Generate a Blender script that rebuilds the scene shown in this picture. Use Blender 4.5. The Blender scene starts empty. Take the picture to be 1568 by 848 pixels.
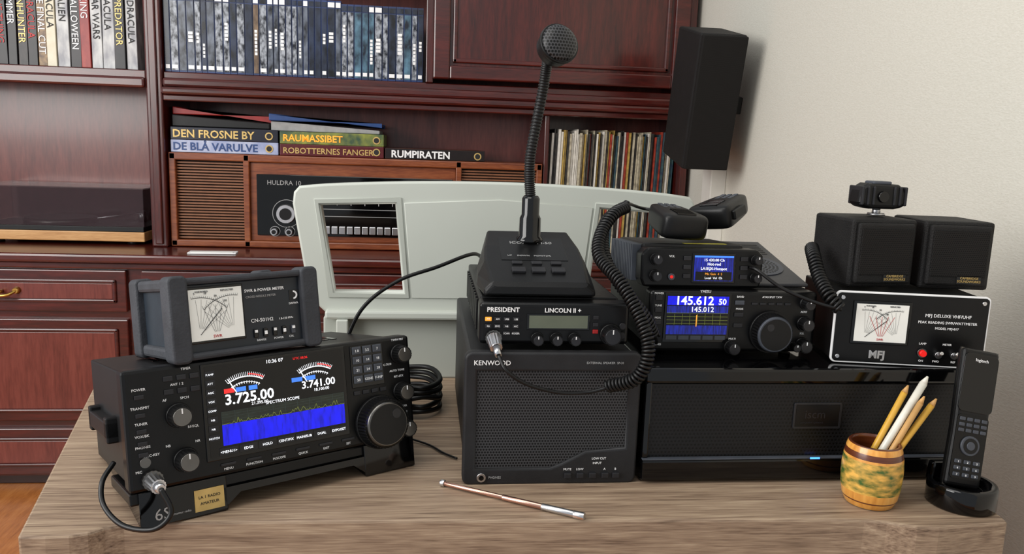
import bpy, bmesh, math, random
from mathutils import Vector, Matrix, Euler
random.seed(7)
C=bpy.context.collection
bpy.context.scene.view_settings.view_transform='Standard'
# ------------------------------------------------------------ materials
def lin(c):
    return tuple(((v/255)/12.92 if v/255<=.04045 else (((v/255)+.055)/1.055)**2.4) for v in c)+(1,)
MATS={}
def mat(name,col,rough=.5,metal=0,spec=.5,var=.12,scale=40,bump=0,bscale=200,emit=0,alpha=1,coat=0,stretch=(1,1,1),col2=None,trans=0):
    if name in MATS: return MATS[name]
    m=bpy.data.materials.new(name); m.use_nodes=True; nt=m.node_tree; N=nt.nodes; L=nt.links
    b=N['Principled BSDF']
    tc=N.new('ShaderNodeTexCoord'); mp=N.new('ShaderNodeMapping'); mp.inputs['Scale'].default_value=stretch
    L.new(tc.outputs['Object'],mp.inputs['Vector'])
    no=N.new('ShaderNodeTexNoise'); no.inputs['Scale'].default_value=scale; no.inputs['Detail'].default_value=6
    L.new(mp.outputs[0],no.inputs['Vector'])
    rp=N.new('ShaderNodeValToRGB'); c1=lin(col)
    c2=lin(col2) if col2 else tuple(min(1,x*(1+var)+.0005) for x in c1[:3])+(1,)
    c0=c1 if col2 else tuple(x*(1-var) for x in c1[:3])+(1,)
    rp.color_ramp.elements[0].position=.35; rp.color_ramp.elements[0].color=c0
    rp.color_ramp.elements[1].position=.65; rp.color_ramp.elements[1].color=c2
    L.new(no.outputs['Fac'],rp.inputs[0]); L.new(rp.outputs[0],b.inputs['Base Color'])
    b.inputs['Roughness'].default_value=rough; b.inputs['Metallic'].default_value=metal
    b.inputs['Specular IOR Level'].default_value=spec
    b.inputs['Coat Weight'].default_value=coat; b.inputs['Coat Roughness'].default_value=.08
    b.inputs['Alpha'].default_value=alpha; b.inputs['Transmission Weight'].default_value=trans
    if emit:
        L.new(rp.outputs[0],b.inputs['Emission Color']); b.inputs['Emission Strength'].default_value=emit
    if bump:
        n2=N.new('ShaderNodeTexNoise'); n2.inputs['Scale'].default_value=bscale; n2.inputs['Detail'].default_value=3
        L.new(mp.outputs[0],n2.inputs['Vector'])
        bp=N.new('ShaderNodeBump'); bp.inputs['Strength'].default_value=bump; bp.inputs['Distance'].default_value=.002
        L.new(n2.outputs['Fac'],bp.inputs['Height']); L.new(bp.outputs[0],b.inputs['Normal'])
    MATS[name]=m; return m
def dotmat(name,col,hole,pitch,rad,rough=.5,spec=.3):
    """perforated grille: round holes on a staggered pitch in object X/Z"""
    m=bpy.data.materials.new(name); m.use_nodes=True; nt=m.node_tree; N=nt.nodes; L=nt.links; b=N['Principled BSDF']
    tc=N.new('ShaderNodeTexCoord'); sp=N.new('ShaderNodeSeparateXYZ'); L.new(tc.outputs['Object'],sp.inputs[0])
    def M(op,a,bv=None):
        n=N.new('ShaderNodeMath'); n.operation=op
        for i,v in enumerate((a,bv)):
            if v is None: continue
            if isinstance(v,(int,float)): n.inputs[i].default_value=v
            else: L.new(v,n.inputs[i])
        return n.outputs[0]
    z=M('MULTIPLY',sp.outputs[2],1/pitch)
    row=M('FLOOR',z); off=M('MULTIPLY',M('MODULO',row,2.0),.5)
    x=M('ADD',M('MULTIPLY',sp.outputs[0],1/pitch),off)
    fx=M('SUBTRACT',M('FRACT',x),.5); fz=M('SUBTRACT',M('FRACT',z),.5)
    d=M('SQRT',M('ADD',M('MULTIPLY',fx,fx),M('MULTIPLY',fz,fz)))
    s=M('LESS_THAN',d,rad)
    mx=N.new('ShaderNodeMix'); mx.data_type='RGBA'; L.new(s,mx.inputs[0]); mx.inputs[6].default_value=lin(col); mx.inputs[7].default_value=lin(hole)
    L.new(mx.outputs[2],b.inputs['Base Color']); b.inputs['Roughness'].default_value=rough; b.inputs['Specular IOR Level'].default_value=spec
    bp=N.new('ShaderNodeBump'); bp.invert=True; bp.inputs['Strength'].default_value=.6; bp.inputs['Distance'].default_value=.001
    L.new(s,bp.inputs['Height']); L.new(bp.outputs[0],b.inputs['Normal'])
    return m
def woodmat(name,cols,stretch,scale=3,rough=.3,coat=0,bump=.05,spec=.5,fine=7,mixf=.35):
    m=bpy.data.materials.new(name); m.use_nodes=True; nt=m.node_tree; N=nt.nodes; L=nt.links; b=N['Principled BSDF']
    tc=N.new('ShaderNodeTexCoord'); mp=N.new('ShaderNodeMapping'); mp.inputs['Scale'].default_value=stretch
    L.new(tc.outputs['Object'],mp.inputs['Vector'])
    n1=N.new('ShaderNodeTexNoise'); n1.inputs['Scale'].default_value=scale; n1.inputs['Detail'].default_value=8; n1.inputs['Roughness'].default_value=.65; n1.inputs['Distortion'].default_value=.6
    L.new(mp.outputs[0],n1.inputs['Vector'])
    n2=N.new('ShaderNodeTexNoise'); n2.inputs['Scale'].default_value=scale*fine; n2.inputs['Detail'].default_value=4
    L.new(mp.outputs[0],n2.inputs['Vector'])
    mx=N.new('ShaderNodeMath'); mx.operation='MULTIPLY_ADD'; mx.inputs[1].default_value=mixf
    L.new(n2.outputs['Fac'],mx.inputs[0])
    m2=N.new('ShaderNodeMath'); m2.operation='MULTIPLY'; m2.inputs[1].default_value=1-mixf; L.new(n1.outputs['Fac'],m2.inputs[0]); L.new(m2.outputs[0],mx.inputs[2])
    rp=N.new('ShaderNodeValToRGB'); e=rp.color_ramp.elements
    e[0].position=.34; e[0].color=lin(cols[0]); e[1].position=.66; e[1].color=lin(cols[-1])
    for i,c in enumerate(cols[1:-1]):
        q=e.new(.34+.32*(i+1)/(len(cols)-1)); q.color=lin(c)
    L.new(mx.outputs[0],rp.inputs[0]); L.new(rp.outputs[0],b.inputs['Base Color'])
    b.inputs['Roughness'].default_value=rough; b.inputs['Coat Weight'].default_value=coat; b.inputs['Coat Roughness'].default_value=.12
    b.inputs['Specular IOR Level'].default_value=spec
    bp=N.new('ShaderNodeBump'); bp.inputs['Strength'].default_value=bump; bp.inputs['Distance'].default_value=.002
    L.new(mx.outputs[0],bp.inputs['Height']); L.new(bp.outputs[0],b.inputs['Normal'])
    return m
M_oak=woodmat('oak_laminate',[(92,74,60),(134,113,94),(156,135,113),(180,160,136)],(1.3,34,34),3,.5,0,.12,.4,5,.45)
M_mah=woodmat('mahogany',[(46,11,9),(70,20,15),(90,28,21)],(1.2,10,10),3,.28,.35,.03)
M_mahv=woodmat('mahogany_vertical',[(44,10,8),(68,19,14),(88,27,20)],(10,10,1.2),3,.28,.35,.03)
M_mahl=woodmat('mahogany_panel',[(82,33,28),(106,48,41),(122,60,51)],(8,8,1),3,.3,.3,.03)
M_mahd=woodmat('mahogany_dark',[(28,9,8),(38,12,10),(48,17,13)],(1.2,10,10),3,.35,.2,.03)
M_teak=woodmat('teak',[(92,40,18),(124,62,30),(150,84,46)],(1.5,14,14),3,.35,.2,.03)
M_floor=woodmat('floor_wood',[(150,88,42),(180,112,58),(196,130,72)],(12,1.5,1),3,.3,.2,.05)
M_ltwood=woodmat('light_wood',[(170,120,70),(196,146,92),(210,164,110)],(1.5,14,14),3,.4)
M_blk=mat('black_plastic',(13,13,14),.4,spec=.32,bump=.08,bscale=900)
M_blk2=mat('black_satin_panel',(8,8,9),.32,spec=.3,bump=.04,bscale=900)
M_gloss=mat('black_gloss',(4,4,5),.07,spec=.45,var=.05)
M_rub=mat('rubber_grey',(56,58,63),.62,spec=.3,bump=.25,bscale=300)
M_mblue=mat('blue_grey_metal',(30,39,48),.45,spec=.35,bump=.05)
M_kw=mat('charcoal_plastic',(31,31,33),.5,spec=.35,bump=.15,bscale=900)
M_vinyl=mat('black_vinyl',(22,21,21),.6,spec=.3,bump=.5,bscale=700)
M_knob=mat('knob_rubber',(8,8,9),.42,spec=.35)
M_knobf=mat('knob_face',(36,36,39),.3,spec=.5,metal=.3)
M_silver=mat('brushed_silver',(205,205,207),.28,metal=1,var=.08)
M_dsilver=mat('dark_chrome',(110,108,105),.3,metal=1,var=.08)
M_rose=mat('rose_metal',(215,168,150),.25,metal=1,var=.06)
M_brass=mat('brass',(200,160,85),.3,metal=1)
M_gold=mat('gold_label',(200,170,105),.4,metal=.4)
M_white=mat('white_print',(232,232,232),.5,var=.02,emit=.08)
M_grey=mat('grey_print',(160,160,160),.5,var=.02)
M_btn=mat('button_dark',(33,33,36),.45,spec=.35)
M_btng=mat('button_grey',(66,70,78),.45,spec=.4)
M_emb=mat('emblem_dark',(30,30,33),.3,spec=.4)
M_red=mat('red_lamp',(220,20,15),.35,emit=.5)
M_redp=mat('red_print',(190,30,30),.5)
M_redl=mat('red_label',(150,20,20),.5)
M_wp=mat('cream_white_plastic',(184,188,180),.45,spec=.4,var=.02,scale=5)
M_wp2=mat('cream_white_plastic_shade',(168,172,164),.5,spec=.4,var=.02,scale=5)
M_trim=mat('white_trim_paint',(222,220,212),.5,var=.02)
M_paper=mat('meter_paper',(228,228,222),.6,var=.02,emit=.1)
M_ink=mat('ink_black',(18,18,20),.6)
M_lcd=mat('lcd_green',(92,98,82),.25,var=.05)
M_scr=mat('screen_black',(3,3,5),.1,spec=.4)
M_sblue=mat('screen_blue',(6,10,200),.2,var=.35,scale=250,stretch=(1,1,.2),emit=.8)
M_sdark=mat('screen_olive',(20,28,22),.2,var=.3,scale=120,emit=.5)
M_snavy=mat('screen_navy',(8,20,110),.2,var=.6,scale=160,stretch=(3,1,.4),emit=.9)
M_sgreen=mat('screen_green',(120,130,60),.2,emit=.5)
M_sgrid=mat('screen_grid',(48,60,58),.2,emit=.4)
M_sw=mat('screen_white',(238,242,248),.2,var=.01,emit=.9)
M_sred=mat('screen_red',(230,40,40),.2,emit=.8)
M_scy=mat('screen_cyan',(60,120,220),.2,emit=.8)
M_sor=mat('screen_orange',(230,150,50),.2,emit=.8)
M_led=mat('blue_led',(50,110,255),.2,emit=5,var=.01)
M_grille=dotmat('perforated_grille',(60,60,62),(4,4,5),.0036,.36)
M_grille2=dotmat('black_perforated',(19,19,21),(2,2,2),.0048,.3,.35)
M_cloth=dotmat('speaker_mesh',(30,28,27),(8,8,8),.0026,.33,.7,.2)
M_grey3=mat('speaker_top_grey',(60,60,62),.5,var=.05,bump=.1)
# ------------------------------------------------------------ geometry helpers
def root(name,loc=(0,0,0),rz=0,rx=0,ry=0):
    e=bpy.data.objects.new(name,None); e.empty_display_size=.05
    e.location=loc; e.rotation_mode='XYZ'
    R=Matrix.Rotation(math.radians(rz),4,'Z')@Matrix.Rotation(math.radians(rx),4,'X')@Matrix.Rotation(math.radians(ry),4,'Y')
    e.rotation_euler=R.to_euler(); C.objects.link(e); return e
def fin(bm,name,mats,parent=None,bevel=0,smooth=False,seg=2):
    bmesh.ops.recalc_face_normals(bm,faces=bm.faces)
    me=bpy.data.meshes.new(name); bm.to_mesh(me); bm.free()
    if not isinstance(mats,(list,tuple)): mats=[mats]
    for m in mats: me.materials.append(m)
    if smooth:
        for p in me.polygons: p.use_smooth=True
    o=bpy.data.objects.new(name,me); C.objects.link(o)
    if parent: o.parent=parent
    if bevel:
        b=o.modifiers.new('bevel','BEVEL'); b.width=bevel; b.segments=seg; b.limit_method='ANGLE'; b.angle_limit=math.radians(40)
    return o
def addbox(bm,x0,x1,y0,y1,z0,z1,mi=0,xf=None):
    vs=[bm.verts.new((x,y,z)) for x in (x0,x1) for y in (y0,y1) for z in (z0,z1)]
    if xf:
        for v in vs: v.co=xf@v.co
    for f in ((0,1,3,2),(4,6,7,5),(0,4,5,1),(2,3,7,6),(0,2,6,4),(1,5,7,3)):
        q=bm.faces.new([vs[i] for i in f]); q.material_index=mi
def box(name,x0,x1,y0,y1,z0,z1,m,parent=None,bevel=0,seg=2):
    bm=bmesh.new(); addbox(bm,x0,x1,y0,y1,z0,z1); return fin(bm,name,m,parent,bevel,seg=seg)
def boxes(name,items,mats,parent=None,bevel=0):
    bm=bmesh.new()
    for it in items: addbox(bm,*it[:6],mi=it[6] if len(it)>6 else 0,xf=it[7] if len(it)>7 else None)
    return fin(bm,name,mats,parent,bevel)
def prism(name,pts,axis,a,b,m,parent=None,bevel=0,smooth=False,seg=2):
    """extrude polygon; axis X: pts=(y,z); Y: (x,z); Z: (x,y)"""
    bm=bmesh.new()
    def mk(p,t):
        return {'X':(t,p[0],p[1]),'Y':(p[0],t,p[1]),'Z':(p[0],p[1],t)}[axis]
    A=[bm.verts.new(mk(p,a)) for p in pts]; B=[bm.verts.new(mk(p,b)) for p in pts]
    bm.faces.new(A); bm.faces.new(B[::-1]); n=len(pts)
    for i in range(n):
        f=bm.faces.new([A[i],B[i],B[(i+1)%n],A[(i+1)%n]]); f.smooth=smooth
    return fin(bm,name,m,parent,bevel,seg=seg)
def cyl(name,p0,p1,r0,r1,m,parent=None,seg=28,bevel=0,flute=0):
    p0=Vector(p0);p1=Vector(p1);d=(p1-p0).normalized(); q=d.to_track_quat('Z','Y').to_matrix()
    bm=bmesh.new(); A=[];B=[]
    for i in range(seg):
        t=2*math.pi*i/seg; k=1-(flute if i%2 else 0); v=Vector((math.cos(t)*k,math.sin(t)*k,0))
        A.append(bm.verts.new(p0+q@(v*r0))); B.append(bm.verts.new(p1+q@(v*r1)))
    bm.faces.new(A[::-1]); bm.faces.new(B)
    for i in range(seg):
        f=bm.faces.new([A[i],A[(i+1)%seg],B[(i+1)%seg],B[i]]); f.smooth=not flute
    return fin(bm,name,m,parent,bevel)
def lathe(name,prof,m,parent=None,seg=40,loc=(0,0,0),mi=None):
    bm=bmesh.new(); rings=[]
    for r,z in prof:
        rings.append([bm.verts.new((loc[0]+r*math.cos(2*math.pi*i/seg),loc[1]+r*math.sin(2*math.pi*i/seg),loc[2]+z)) for i in range(seg)])
    for k in range(len(rings)-1):
        for i in range(seg):
            f=bm.faces.new([rings[k][i],rings[k][(i+1)%seg],rings[k+1][(i+1)%seg],rings[k+1][i]]); f.smooth=True
            if mi: f.material_index=mi[k]
    if prof[0][0]>1e-5: bm.faces.new(rings[0][::-1])
    if prof[-1][0]>1e-5: f=bm.faces.new(rings[-1]); f.material_index=(mi[-1] if mi else 0)
    return fin(bm,name,m,parent)
def catmull(pts,n=12):
    P=[Vector(p) for p in pts]; P=[P[0]*2-P[1]]+P+[P[-1]*2-P[-2]]; out=[]
    for i in range(1,len(P)-2):
        for k in range(n):
            t=k/n; a,b,c,d=P[i-1],P[i],P[i+1],P[i+2]
            out.append(.5*((2*b)+(c-a)*t+(2*a-5*b+4*c-d)*t*t+(3*b-a-3*c+d)*t**3))
    out.append(P[-2]); return out
def sweep(name,path,r,m,parent=None,seg=8,radii=None):
    bm=bmesh.new(); n=len(path); prev=None; rings=[]
    up=Vector((0,0,1))
    for i,p in enumerate(path):
        d=(path[min(i+1,n-1)]-path[max(i-1,0)]).normalized()
        if prev is None:
            u=d.cross(up)
            if u.length<.1: u=d.cross(Vector((1,0,0)))
            u.normalize()
        else:
            u=(prev-d*prev.dot(d)).normalized()
        prev=u; w=d.cross(u); rr=radii[i] if radii else r
        rings.append([bm.verts.new(p+(u*math.cos(2*math.pi*k/seg)+w*math.sin(2*math.pi*k/seg))*rr) for k in range(seg)])
    for i in range(n-1):
        for k in range(seg):
            f=bm.faces.new([rings[i][k],rings[i][(k+1)%seg],rings[i+1][(k+1)%seg],rings[i+1][k]]); f.smooth=True
    bm.faces.new(rings[0][::-1]); bm.faces.new(rings[-1])
    return fin(bm,name,m,parent)
def cable(name,pts,r,m,parent=None): return sweep(name,catmull(pts,14),r,m,parent,8)
def coil(name,pts,R,r,pitch,m,parent=None):
    path=catmull(pts,24); L=[0]
    for i in range(1,len(path)): L.append(L[-1]+(path[i]-path[i-1]).length)
    turns=L[-1]/pitch; per=14; N=int(turns*per); out=[]; j=0; prev=None
    for k in range(N+1):
        s=L[-1]*k/N
        while j<len(L)-2 and L[j+1]<s: j+=1
        t=(s-L[j])/max(1e-9,L[j+1]-L[j]); p=path[j].lerp(path[j+1],t); d=(path[j+1]-path[j]).normalized()
        if prev is None: u=d.cross(Vector((0,1,.1))).normalized()
        else: u=(prev-d*prev.dot(d)).normalized()
        prev=u; w=d.cross(u); a=2*math.pi*k/per
        out.append(p+(u*math.cos(a)+w*math.sin(a))*R)
    return sweep(name,out,r,m,parent,6)
def text(body,x,z,y,size,m,parent,align='LEFT',rot=None,name=None,ext=.0002,sx=1,bold=0):
    cu=bpy.data.curves.new('t','FONT'); cu.body=body; cu.size=size; cu.align_x=align; cu.extrude=ext; cu.resolution_u=2; cu.offset=size*bold
    o=bpy.data.objects.new('t',cu); C.objects.link(o)
    dg=bpy.context.evaluated_depsgraph_get(); me=bpy.data.meshes.new_from_object(o.evaluated_get(dg))
    bpy.data.objects.remove(o); me.materials.clear(); me.materials.append(m)
    q=bpy.data.objects.new(name or 'label_'+body.lower().strip().replace(' ','_').replace('\n','_')[:20],me); C.objects.link(q)
    q.parent=parent; q.location=(x,y,z); q.rotation_euler=rot or (math.pi/2,0,0); q.scale=(sx,1,1); return q
def plate(name,outer,holes,y,th,m,parent,bev=0):
    cu=bpy.data.curves.new('p','CURVE'); cu.dimensions='2D'; cu.fill_mode='BOTH'; cu.extrude=th/2-bev; cu.bevel_depth=bev; cu.bevel_resolution=2
    for poly in [outer]+holes:
        s=cu.splines.new('POLY'); s.points.add(len(poly)-1); s.use_cyclic_u=True
        for i,p in enumerate(poly): s.points[i].co=(p[0],p[1],0,1)
    o=bpy.data.objects.new('p',cu); C.objects.link(o)
    dg=bpy.context.evaluated_depsgraph_get(); me=bpy.data.meshes.new_from_object(o.evaluated_get(dg)); bpy.data.objects.remove(o)
    me.materials.clear(); me.materials.append(m)
    me.transform(Matrix.Translation((0,y,0))@Matrix.Rotation(math.pi/2,4,'X'))
    q=bpy.data.objects.new(name,me); C.objects.link(q); q.parent=parent; return q
def rrect(x0,x1,z0,z1,r,n=6):
    out=[]
    for cx,cz,a0 in ((x1-r,z1-r,0),(x0+r,z1-r,90),(x0+r,z0+r,180),(x1-r,z0+r,270)):
        for i in range(n+1):
            a=math.radians(a0+90*i/n); out.append((cx+r*math.cos(a),cz+r*math.sin(a)))
    return out
def rect(name,x0,x1,z0,z1,y,m,parent,th=.0008,bevel=0): return box(name,x0,x1,y-th,y,z0,z1,m,parent,bevel)
def knob(parent,x,z,r,dep,name='knob',y=0,face=None,dot=True,flute=.06,seg=40):
    cyl(name+'_skirt',(x,y,z),(x,y-dep*.25,z),r*1.12,r*1.05,M_blk,parent,seg=28)
    cyl(name,(x,y-dep*.2,z),(x,y-dep,z),r,r*.92,M_knob,parent,seg=seg,flute=flute,bevel=0)
    cyl(name+'_face',(x,y-dep,z),(x,y-dep-.0008,z),r*.8,r*.76,face or M_knobf,parent,seg=28)
    if dot: box(name+'_mark',x-.0006,x+.0006,y-dep-.0013,y-dep,z+r*.3,z+r*.75,M_white,parent)
def arc(name,cx,cz,r,a0,a1,w,y,m,parent,n=24):
    bm=bmesh.new(); A=[];B=[]
    for i in range(n+1):
        a=math.radians(a0+(a1-a0)*i/n); c,s=math.cos(a),math.sin(a)
        A.append(bm.verts.new((cx+(r-w/2)*c,y,cz+(r-w/2)*s))); B.append(bm.verts.new((cx+(r+w/2)*c,y,cz+(r+w/2)*s)))
    for i in range(n): bm.faces.new([A[i],A[i+1],B[i+1],B[i]])
    return fin(bm,name,m,parent)
def line(bm,x0,z0,x1,z1,w,y,mi=0):
    d=Vector((x1-x0,z1-z0)).normalized(); n=Vector((-d.y,d.x))*w/2
    f=bm.faces.new([bm.verts.new((a,y,b)) for a,b in ((x0+n.x,z0+n.y),(x0-n.x,z0-n.y),(x1-n.x,z1-n.y),(x1+n.x,z1+n.y))]); f.material_index=mi
def ticks(name,cx,cz,r0,r1,a0,a1,n,w,y,m,parent):
    bm=bmesh.new()
    for i in range(n):
        a=math.radians(a0+(a1-a0)*i/(n-1)); c,s=math.cos(a),math.sin(a)
        line(bm,cx+r0*c,cz+r0*s,cx+r1*c,cz+r1*s,w,y)
    return fin(bm,name,m,parent)
def crossmeter(parent,x0,x1,z0,z1,y,redline=M_redp,sw=.0006):
    W=x1-x0; H=z1-z0; cx=(x0+x1)/2
    rect('meter_face',x0,x1,z0,z1,y,M_paper,parent)
    yy=y-.0012; bm=bmesh.new()
    lx,rx=x0+W*.2,x1-W*.2; zb=z0+H*.12
    for i in range(7):
        a=math.radians(40+i*9); r=H*.70
        line(bm,lx+H*.12*math.cos(a),zb+H*.12*math.sin(a),min(x1-.003,lx+r*math.cos(a)),zb+r*math.sin(a)*.98,.00022,yy,0)
        a=math.radians(140-i*9)
        line(bm,rx+H*.12*math.cos(a),zb+H*.12*math.sin(a),max(x0+.003,rx+r*math.cos(a)),zb+r*math.sin(a)*.98,.00022,yy,0)
    for i in range(5):
        line(bm,cx+(i-2)*W*.02,z0+H*.15,cx+(i-2)*W*.12,z0+H*.68,sw,yy-.0001,1)
    line(bm,lx,zb,cx+W*.12,z0+H*.6,.0007,yy-.0002,0)
    fin(bm,'meter_lines',[M_ink,redline],parent)
    arc('meter_arc_1',lx,zb,H*.72,42,100,.0006,yy,M_ink,parent); arc('meter_arc_2',rx,zb,H*.72,80,138,.0006,yy,M_ink,parent)
    ticks('meter_ticks_1',lx,zb,H*.72,H*.76,42,100,20,.00028,yy,M_ink,parent); ticks('meter_ticks_2',rx,zb,H*.72,H*.76,80,138,20,.00028,yy,M_ink,parent)
    for k,s in enumerate(('5','10','50','150')):
        a=math.radians(95-k*15); text(s,lx+H*.79*math.cos(a),zb+H*.79*math.sin(a),yy,H*.055,M_ink,parent,'CENTER')
    text('FORWARD',x0+W*.27,z1-H*.065,yy,H*.05,M_ink,parent,'CENTER'); text('REFLECTED',x1-W*.27,z1-H*.065,yy,H*.05,M_ink,parent,'CENTER')
    text('SWR',cx,z0+H*.04,yy,H*.08,M_redp,parent,'CENTER')
def minitext(parent,items,y,size,m=None):
    for s,x,z in items: text(s,x,z,y,size,m or M_white,parent,'CENTER')
# ------------------------------------------------------------ camera
cam=bpy.data.objects.new('camera',bpy.data.cameras.new('camera')); C.objects.link(cam)
cam.data.lens=27.55; cam.data.sensor_width=36; cam.data.clip_start=.01
p=math.radians(9.5); r=math.radians(2.0); a=math.radians(6.5)
f=Vector((math.sin(a)*math.cos(p),math.cos(a)*math.cos(p),-math.sin(p)))
rt=Vector((math.cos(a),-math.sin(a),0)); up=rt.cross(f)
R=rt*math.cos(r)+up*math.sin(r); U=up*math.cos(r)-rt*math.sin(r)
MM=Matrix((R,U,-f)).transposed().to_4x4(); MM.translation=Vector((0,0,1.17)); cam.matrix_world=MM
bpy.context.scene.camera=cam
# ------------------------------------------------------------ room
def wallmat():
    m=bpy.data.materials.new('woven_wallpaper'); m.use_nodes=True; N=m.node_tree.nodes; L=m.node_tree.links; b=N['Principled BSDF']
    tc=N.new('ShaderNodeTexCoord'); mp=N.new('ShaderNodeMapping'); mp.inputs['Scale'].default_value=(1,1,2.5); L.new(tc.outputs['Object'],mp.inputs[0])
    n=N.new('ShaderNodeTexNoise'); n.inputs['Scale'].default_value=170; n.inputs['Detail'].default_value=3; L.new(mp.outputs[0],n.inputs['Vector'])
    rp=N.new('ShaderNodeValToRGB'); rp.color_ramp.elements[0].position=.3; rp.color_ramp.elements[0].color=lin((205,202,190)); rp.color_ramp.elements[1].position=.7; rp.color_ramp.elements[1].color=lin((213,210,199))
    L.new(n.outputs['Fac'],rp.inputs[0]); L.new(rp.outputs[0],b.inputs['Base Color']); b.inputs['Roughness'].default_value=.75
    bp=N.new('ShaderNodeBump'); bp.inputs['Strength'].default_value=.35; bp.inputs['Distance'].default_value=.002; L.new(n.outputs['Fac'],bp.inputs['Height']); L.new(bp.outputs[0],b.inputs['Normal'])
    return m
M_wall=wallmat()
box('wall_right',.95,1.05,-.6,3.2,0,2.6,M_wall)
box('wall_back',-2.6,.95,3.1,3.2,0,2.6,M_wall)
box('floor',-2.6,1.05,-.6,3.2,-.05,0,M_floor)
boxes('baseboard_right',[(.935,.95,-.6,2.5,0,.08)],M_trim)
box('trim_1',.90,.95,2.42,2.50,0.0,1.15,M_trim,bevel=.003)
# ------------------------------------------------------------ cabinet
cab=root('wooden_wall_cabinet')
def cb(n,*a,m=M_mah,bevel=.003): return box(n,*a,m,cab,bevel)
cb('back_panel',-2.2,.93,3.05,3.09,.79,2.1,m=M_mahl)
cb('base_body',-2.2,.93,2.60,3.09,.04,.762,bevel=.002)
cb('plinth',-2.2,.93,2.63,3.09,0,.04,m=M_mahd)
cb('counter_top',-2.2,.94,2.555,3.09,.762,.79,bevel=.008)
cb('counter_moulding',-2.2,.935,2.575,2.60,.74,.762,bevel=.006)
cb('side_post_a',-.917,-.864,2.75,3.05,.79,2.1,m=M_mahv,bevel=.006)
cb('post_bead',-.903,-.878,2.742,2.752,.80,2.1,m=M_mahv,bevel=.004)
cb('right_side_panel',.905,.93,2.75,3.05,.79,2.1,m=M_mahv)
cb('left_side_panel',-2.2,-2.17,2.75,3.05,.79,2.1,m=M_mahv)
cb('shelf_left',-2.17,-.917,2.755,3.05,1.345,1.373); cb('shelf_left_moulding',-2.17,-.917,2.74,2.76,1.315,1.35,bevel=.008)
cb('shelf_mid',-.864,.905,2.765,3.05,1.35,1.372); cb('shelf_mid_moulding_a',-.864,.905,2.745,2.78,1.322,1.352,bevel=.009)
cb('shelf_mid_moulding_b',-.864,.905,2.73,2.78,1.298,1.322,bevel=.008); cb('shelf_mid_moulding_c',-.864,.905,2.75,2.78,1.278,1.298,bevel=.004)
cb('shelf_top',-2.17,.905,2.765,3.05,1.70,1.73)
cb('divider_record_bay',.415,.432,2.78,3.05,.79,1.28,m=M_mahv)
cb('cabinet_mid_divider',-.005,.02,2.755,3.05,1.372,1.70,m=M_mahv)
cb('door_leaf',.02,.90,2.745,2.765,1.385,2.1,m=M_mahv)
for i,(x0,x1,z0,z1) in enumerate(((.02,.075,1.385,2.1),(.845,.90,1.385,2.1),(.075,.845,1.385,1.43))): cb('door_frame_%d'%i,x0,x1,2.728,2.746,z0,z1,bevel=.005)
for i,(x0,x1,z0,z1) in enumerate(((.085,.10,1.44,2.1),(.82,.835,1.44,2.1),(.085,.835,1.44,1.455))): cb('door_bead_%d'%i,x0,x1,2.735,2.746,z0,z1,bevel=.004)
def panel(n,x0,x1,z0,z1):
    cb(n,x0,x1,2.583,2.602,z0,z1,bevel=.004)
    w=.03
    for j,(q0,q1,s0,s1) in enumerate(((x0+w,x0+w+.012,z0+w,z1-w),(x1-w-.012,x1-w,z0+w,z1-w),(x0+w,x1-w,z0+w,z0+w+.012),(x0+w,x1-w,z1-w-.012,z1-w))):
        cb(n+'_bead_%d'%j,q0,q1,2.576,2.585,s0,s1,bevel=.004)
    cb(n+'_field',x0+w+.012,x1-w-.012,2.58,2.585,z0+w+.012,z1-w-.012,m=M_mahl,bevel=.002)
for s,(x0,x1) in enumerate(((-1.69,-.945),(-.90,-.03),(-.0,.90))):
    panel('drawer_%d_a'%s,x0,x1,.60,.735); panel('drawer_%d_b'%s,x0,x1,.235,.575); panel('door_%d_low'%s,x0,x1,.05,.21)
for x in (-1.318,-.465,.45):
    cyl('handle_stem',(x,2.58,.665),(x,2.555,.665),.006,.006,M_brass,cab)
    for sx in (-.045,.045): cyl('handle_rose',(x+sx,2.58,.668),(x+sx,2.565,.668),.012,.008,M_brass,cab)
    sweep('handle_bail',catmull([(x-.045,2.568,.668),(x-.03,2.552,.658),(x,2.548,.655),(x+.03,2.552,.658),(x+.045,2.568,.668)]),.005,M_brass,cab)
# ------------------------------------------------------------ books etc
def mixmat(name,a,b,scale=30,stretch=(1,1,1),rough=.4): return mat(name,a,rough,col2=b,scale=scale,stretch=stretch)
bm_=[mixmat('spine_blue',(18,36,76),(34,66,118)),mixmat('spine_black',(10,10,13),(30,24,28)),mixmat('spine_black_b',(14,10,12),(58,48,46),60,(1,1,.4)),
 mixmat('spine_cream',(205,196,170),(220,212,190)),mixmat('spine_red',(130,18,18),(170,60,46),30,(1,1,.4)),mixmat('spine_white',(200,200,198),(140,140,146),40,(1,1,.4)),mixmat('spine_brown',(70,44,24),(150,120,80),50)]
bk=root('shelf_books',(0,0,0)); items=[]; x=-1.9; spines=[]
cols=[2,1,4,5,1,0,3,1,2,0,1]+[0,0,1,0,1,1,2,1,6,3,5,1,4,5,5,1,5]
for c in cols:
    w=random.choice([.03,.034,.028,.038])
    if x+w>-.925: break
    h=random.uniform(.25,.29); d=random.uniform(0,.012)
    xf=Matrix.Translation((x,0,1.374))@Matrix.Rotation(math.radians(random.choice([0,0,0,1.0])),4,'Y')@Matrix.Translation((-x,0,-1.374))
    items.append((x,x+w-.001,2.77+d,2.97,1.374,1.374+h,c,xf)); spines.append((x+w/2,h,c,d)); x+=w+.001
boxes('book_block',items,bm_,bk,.0015)
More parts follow.
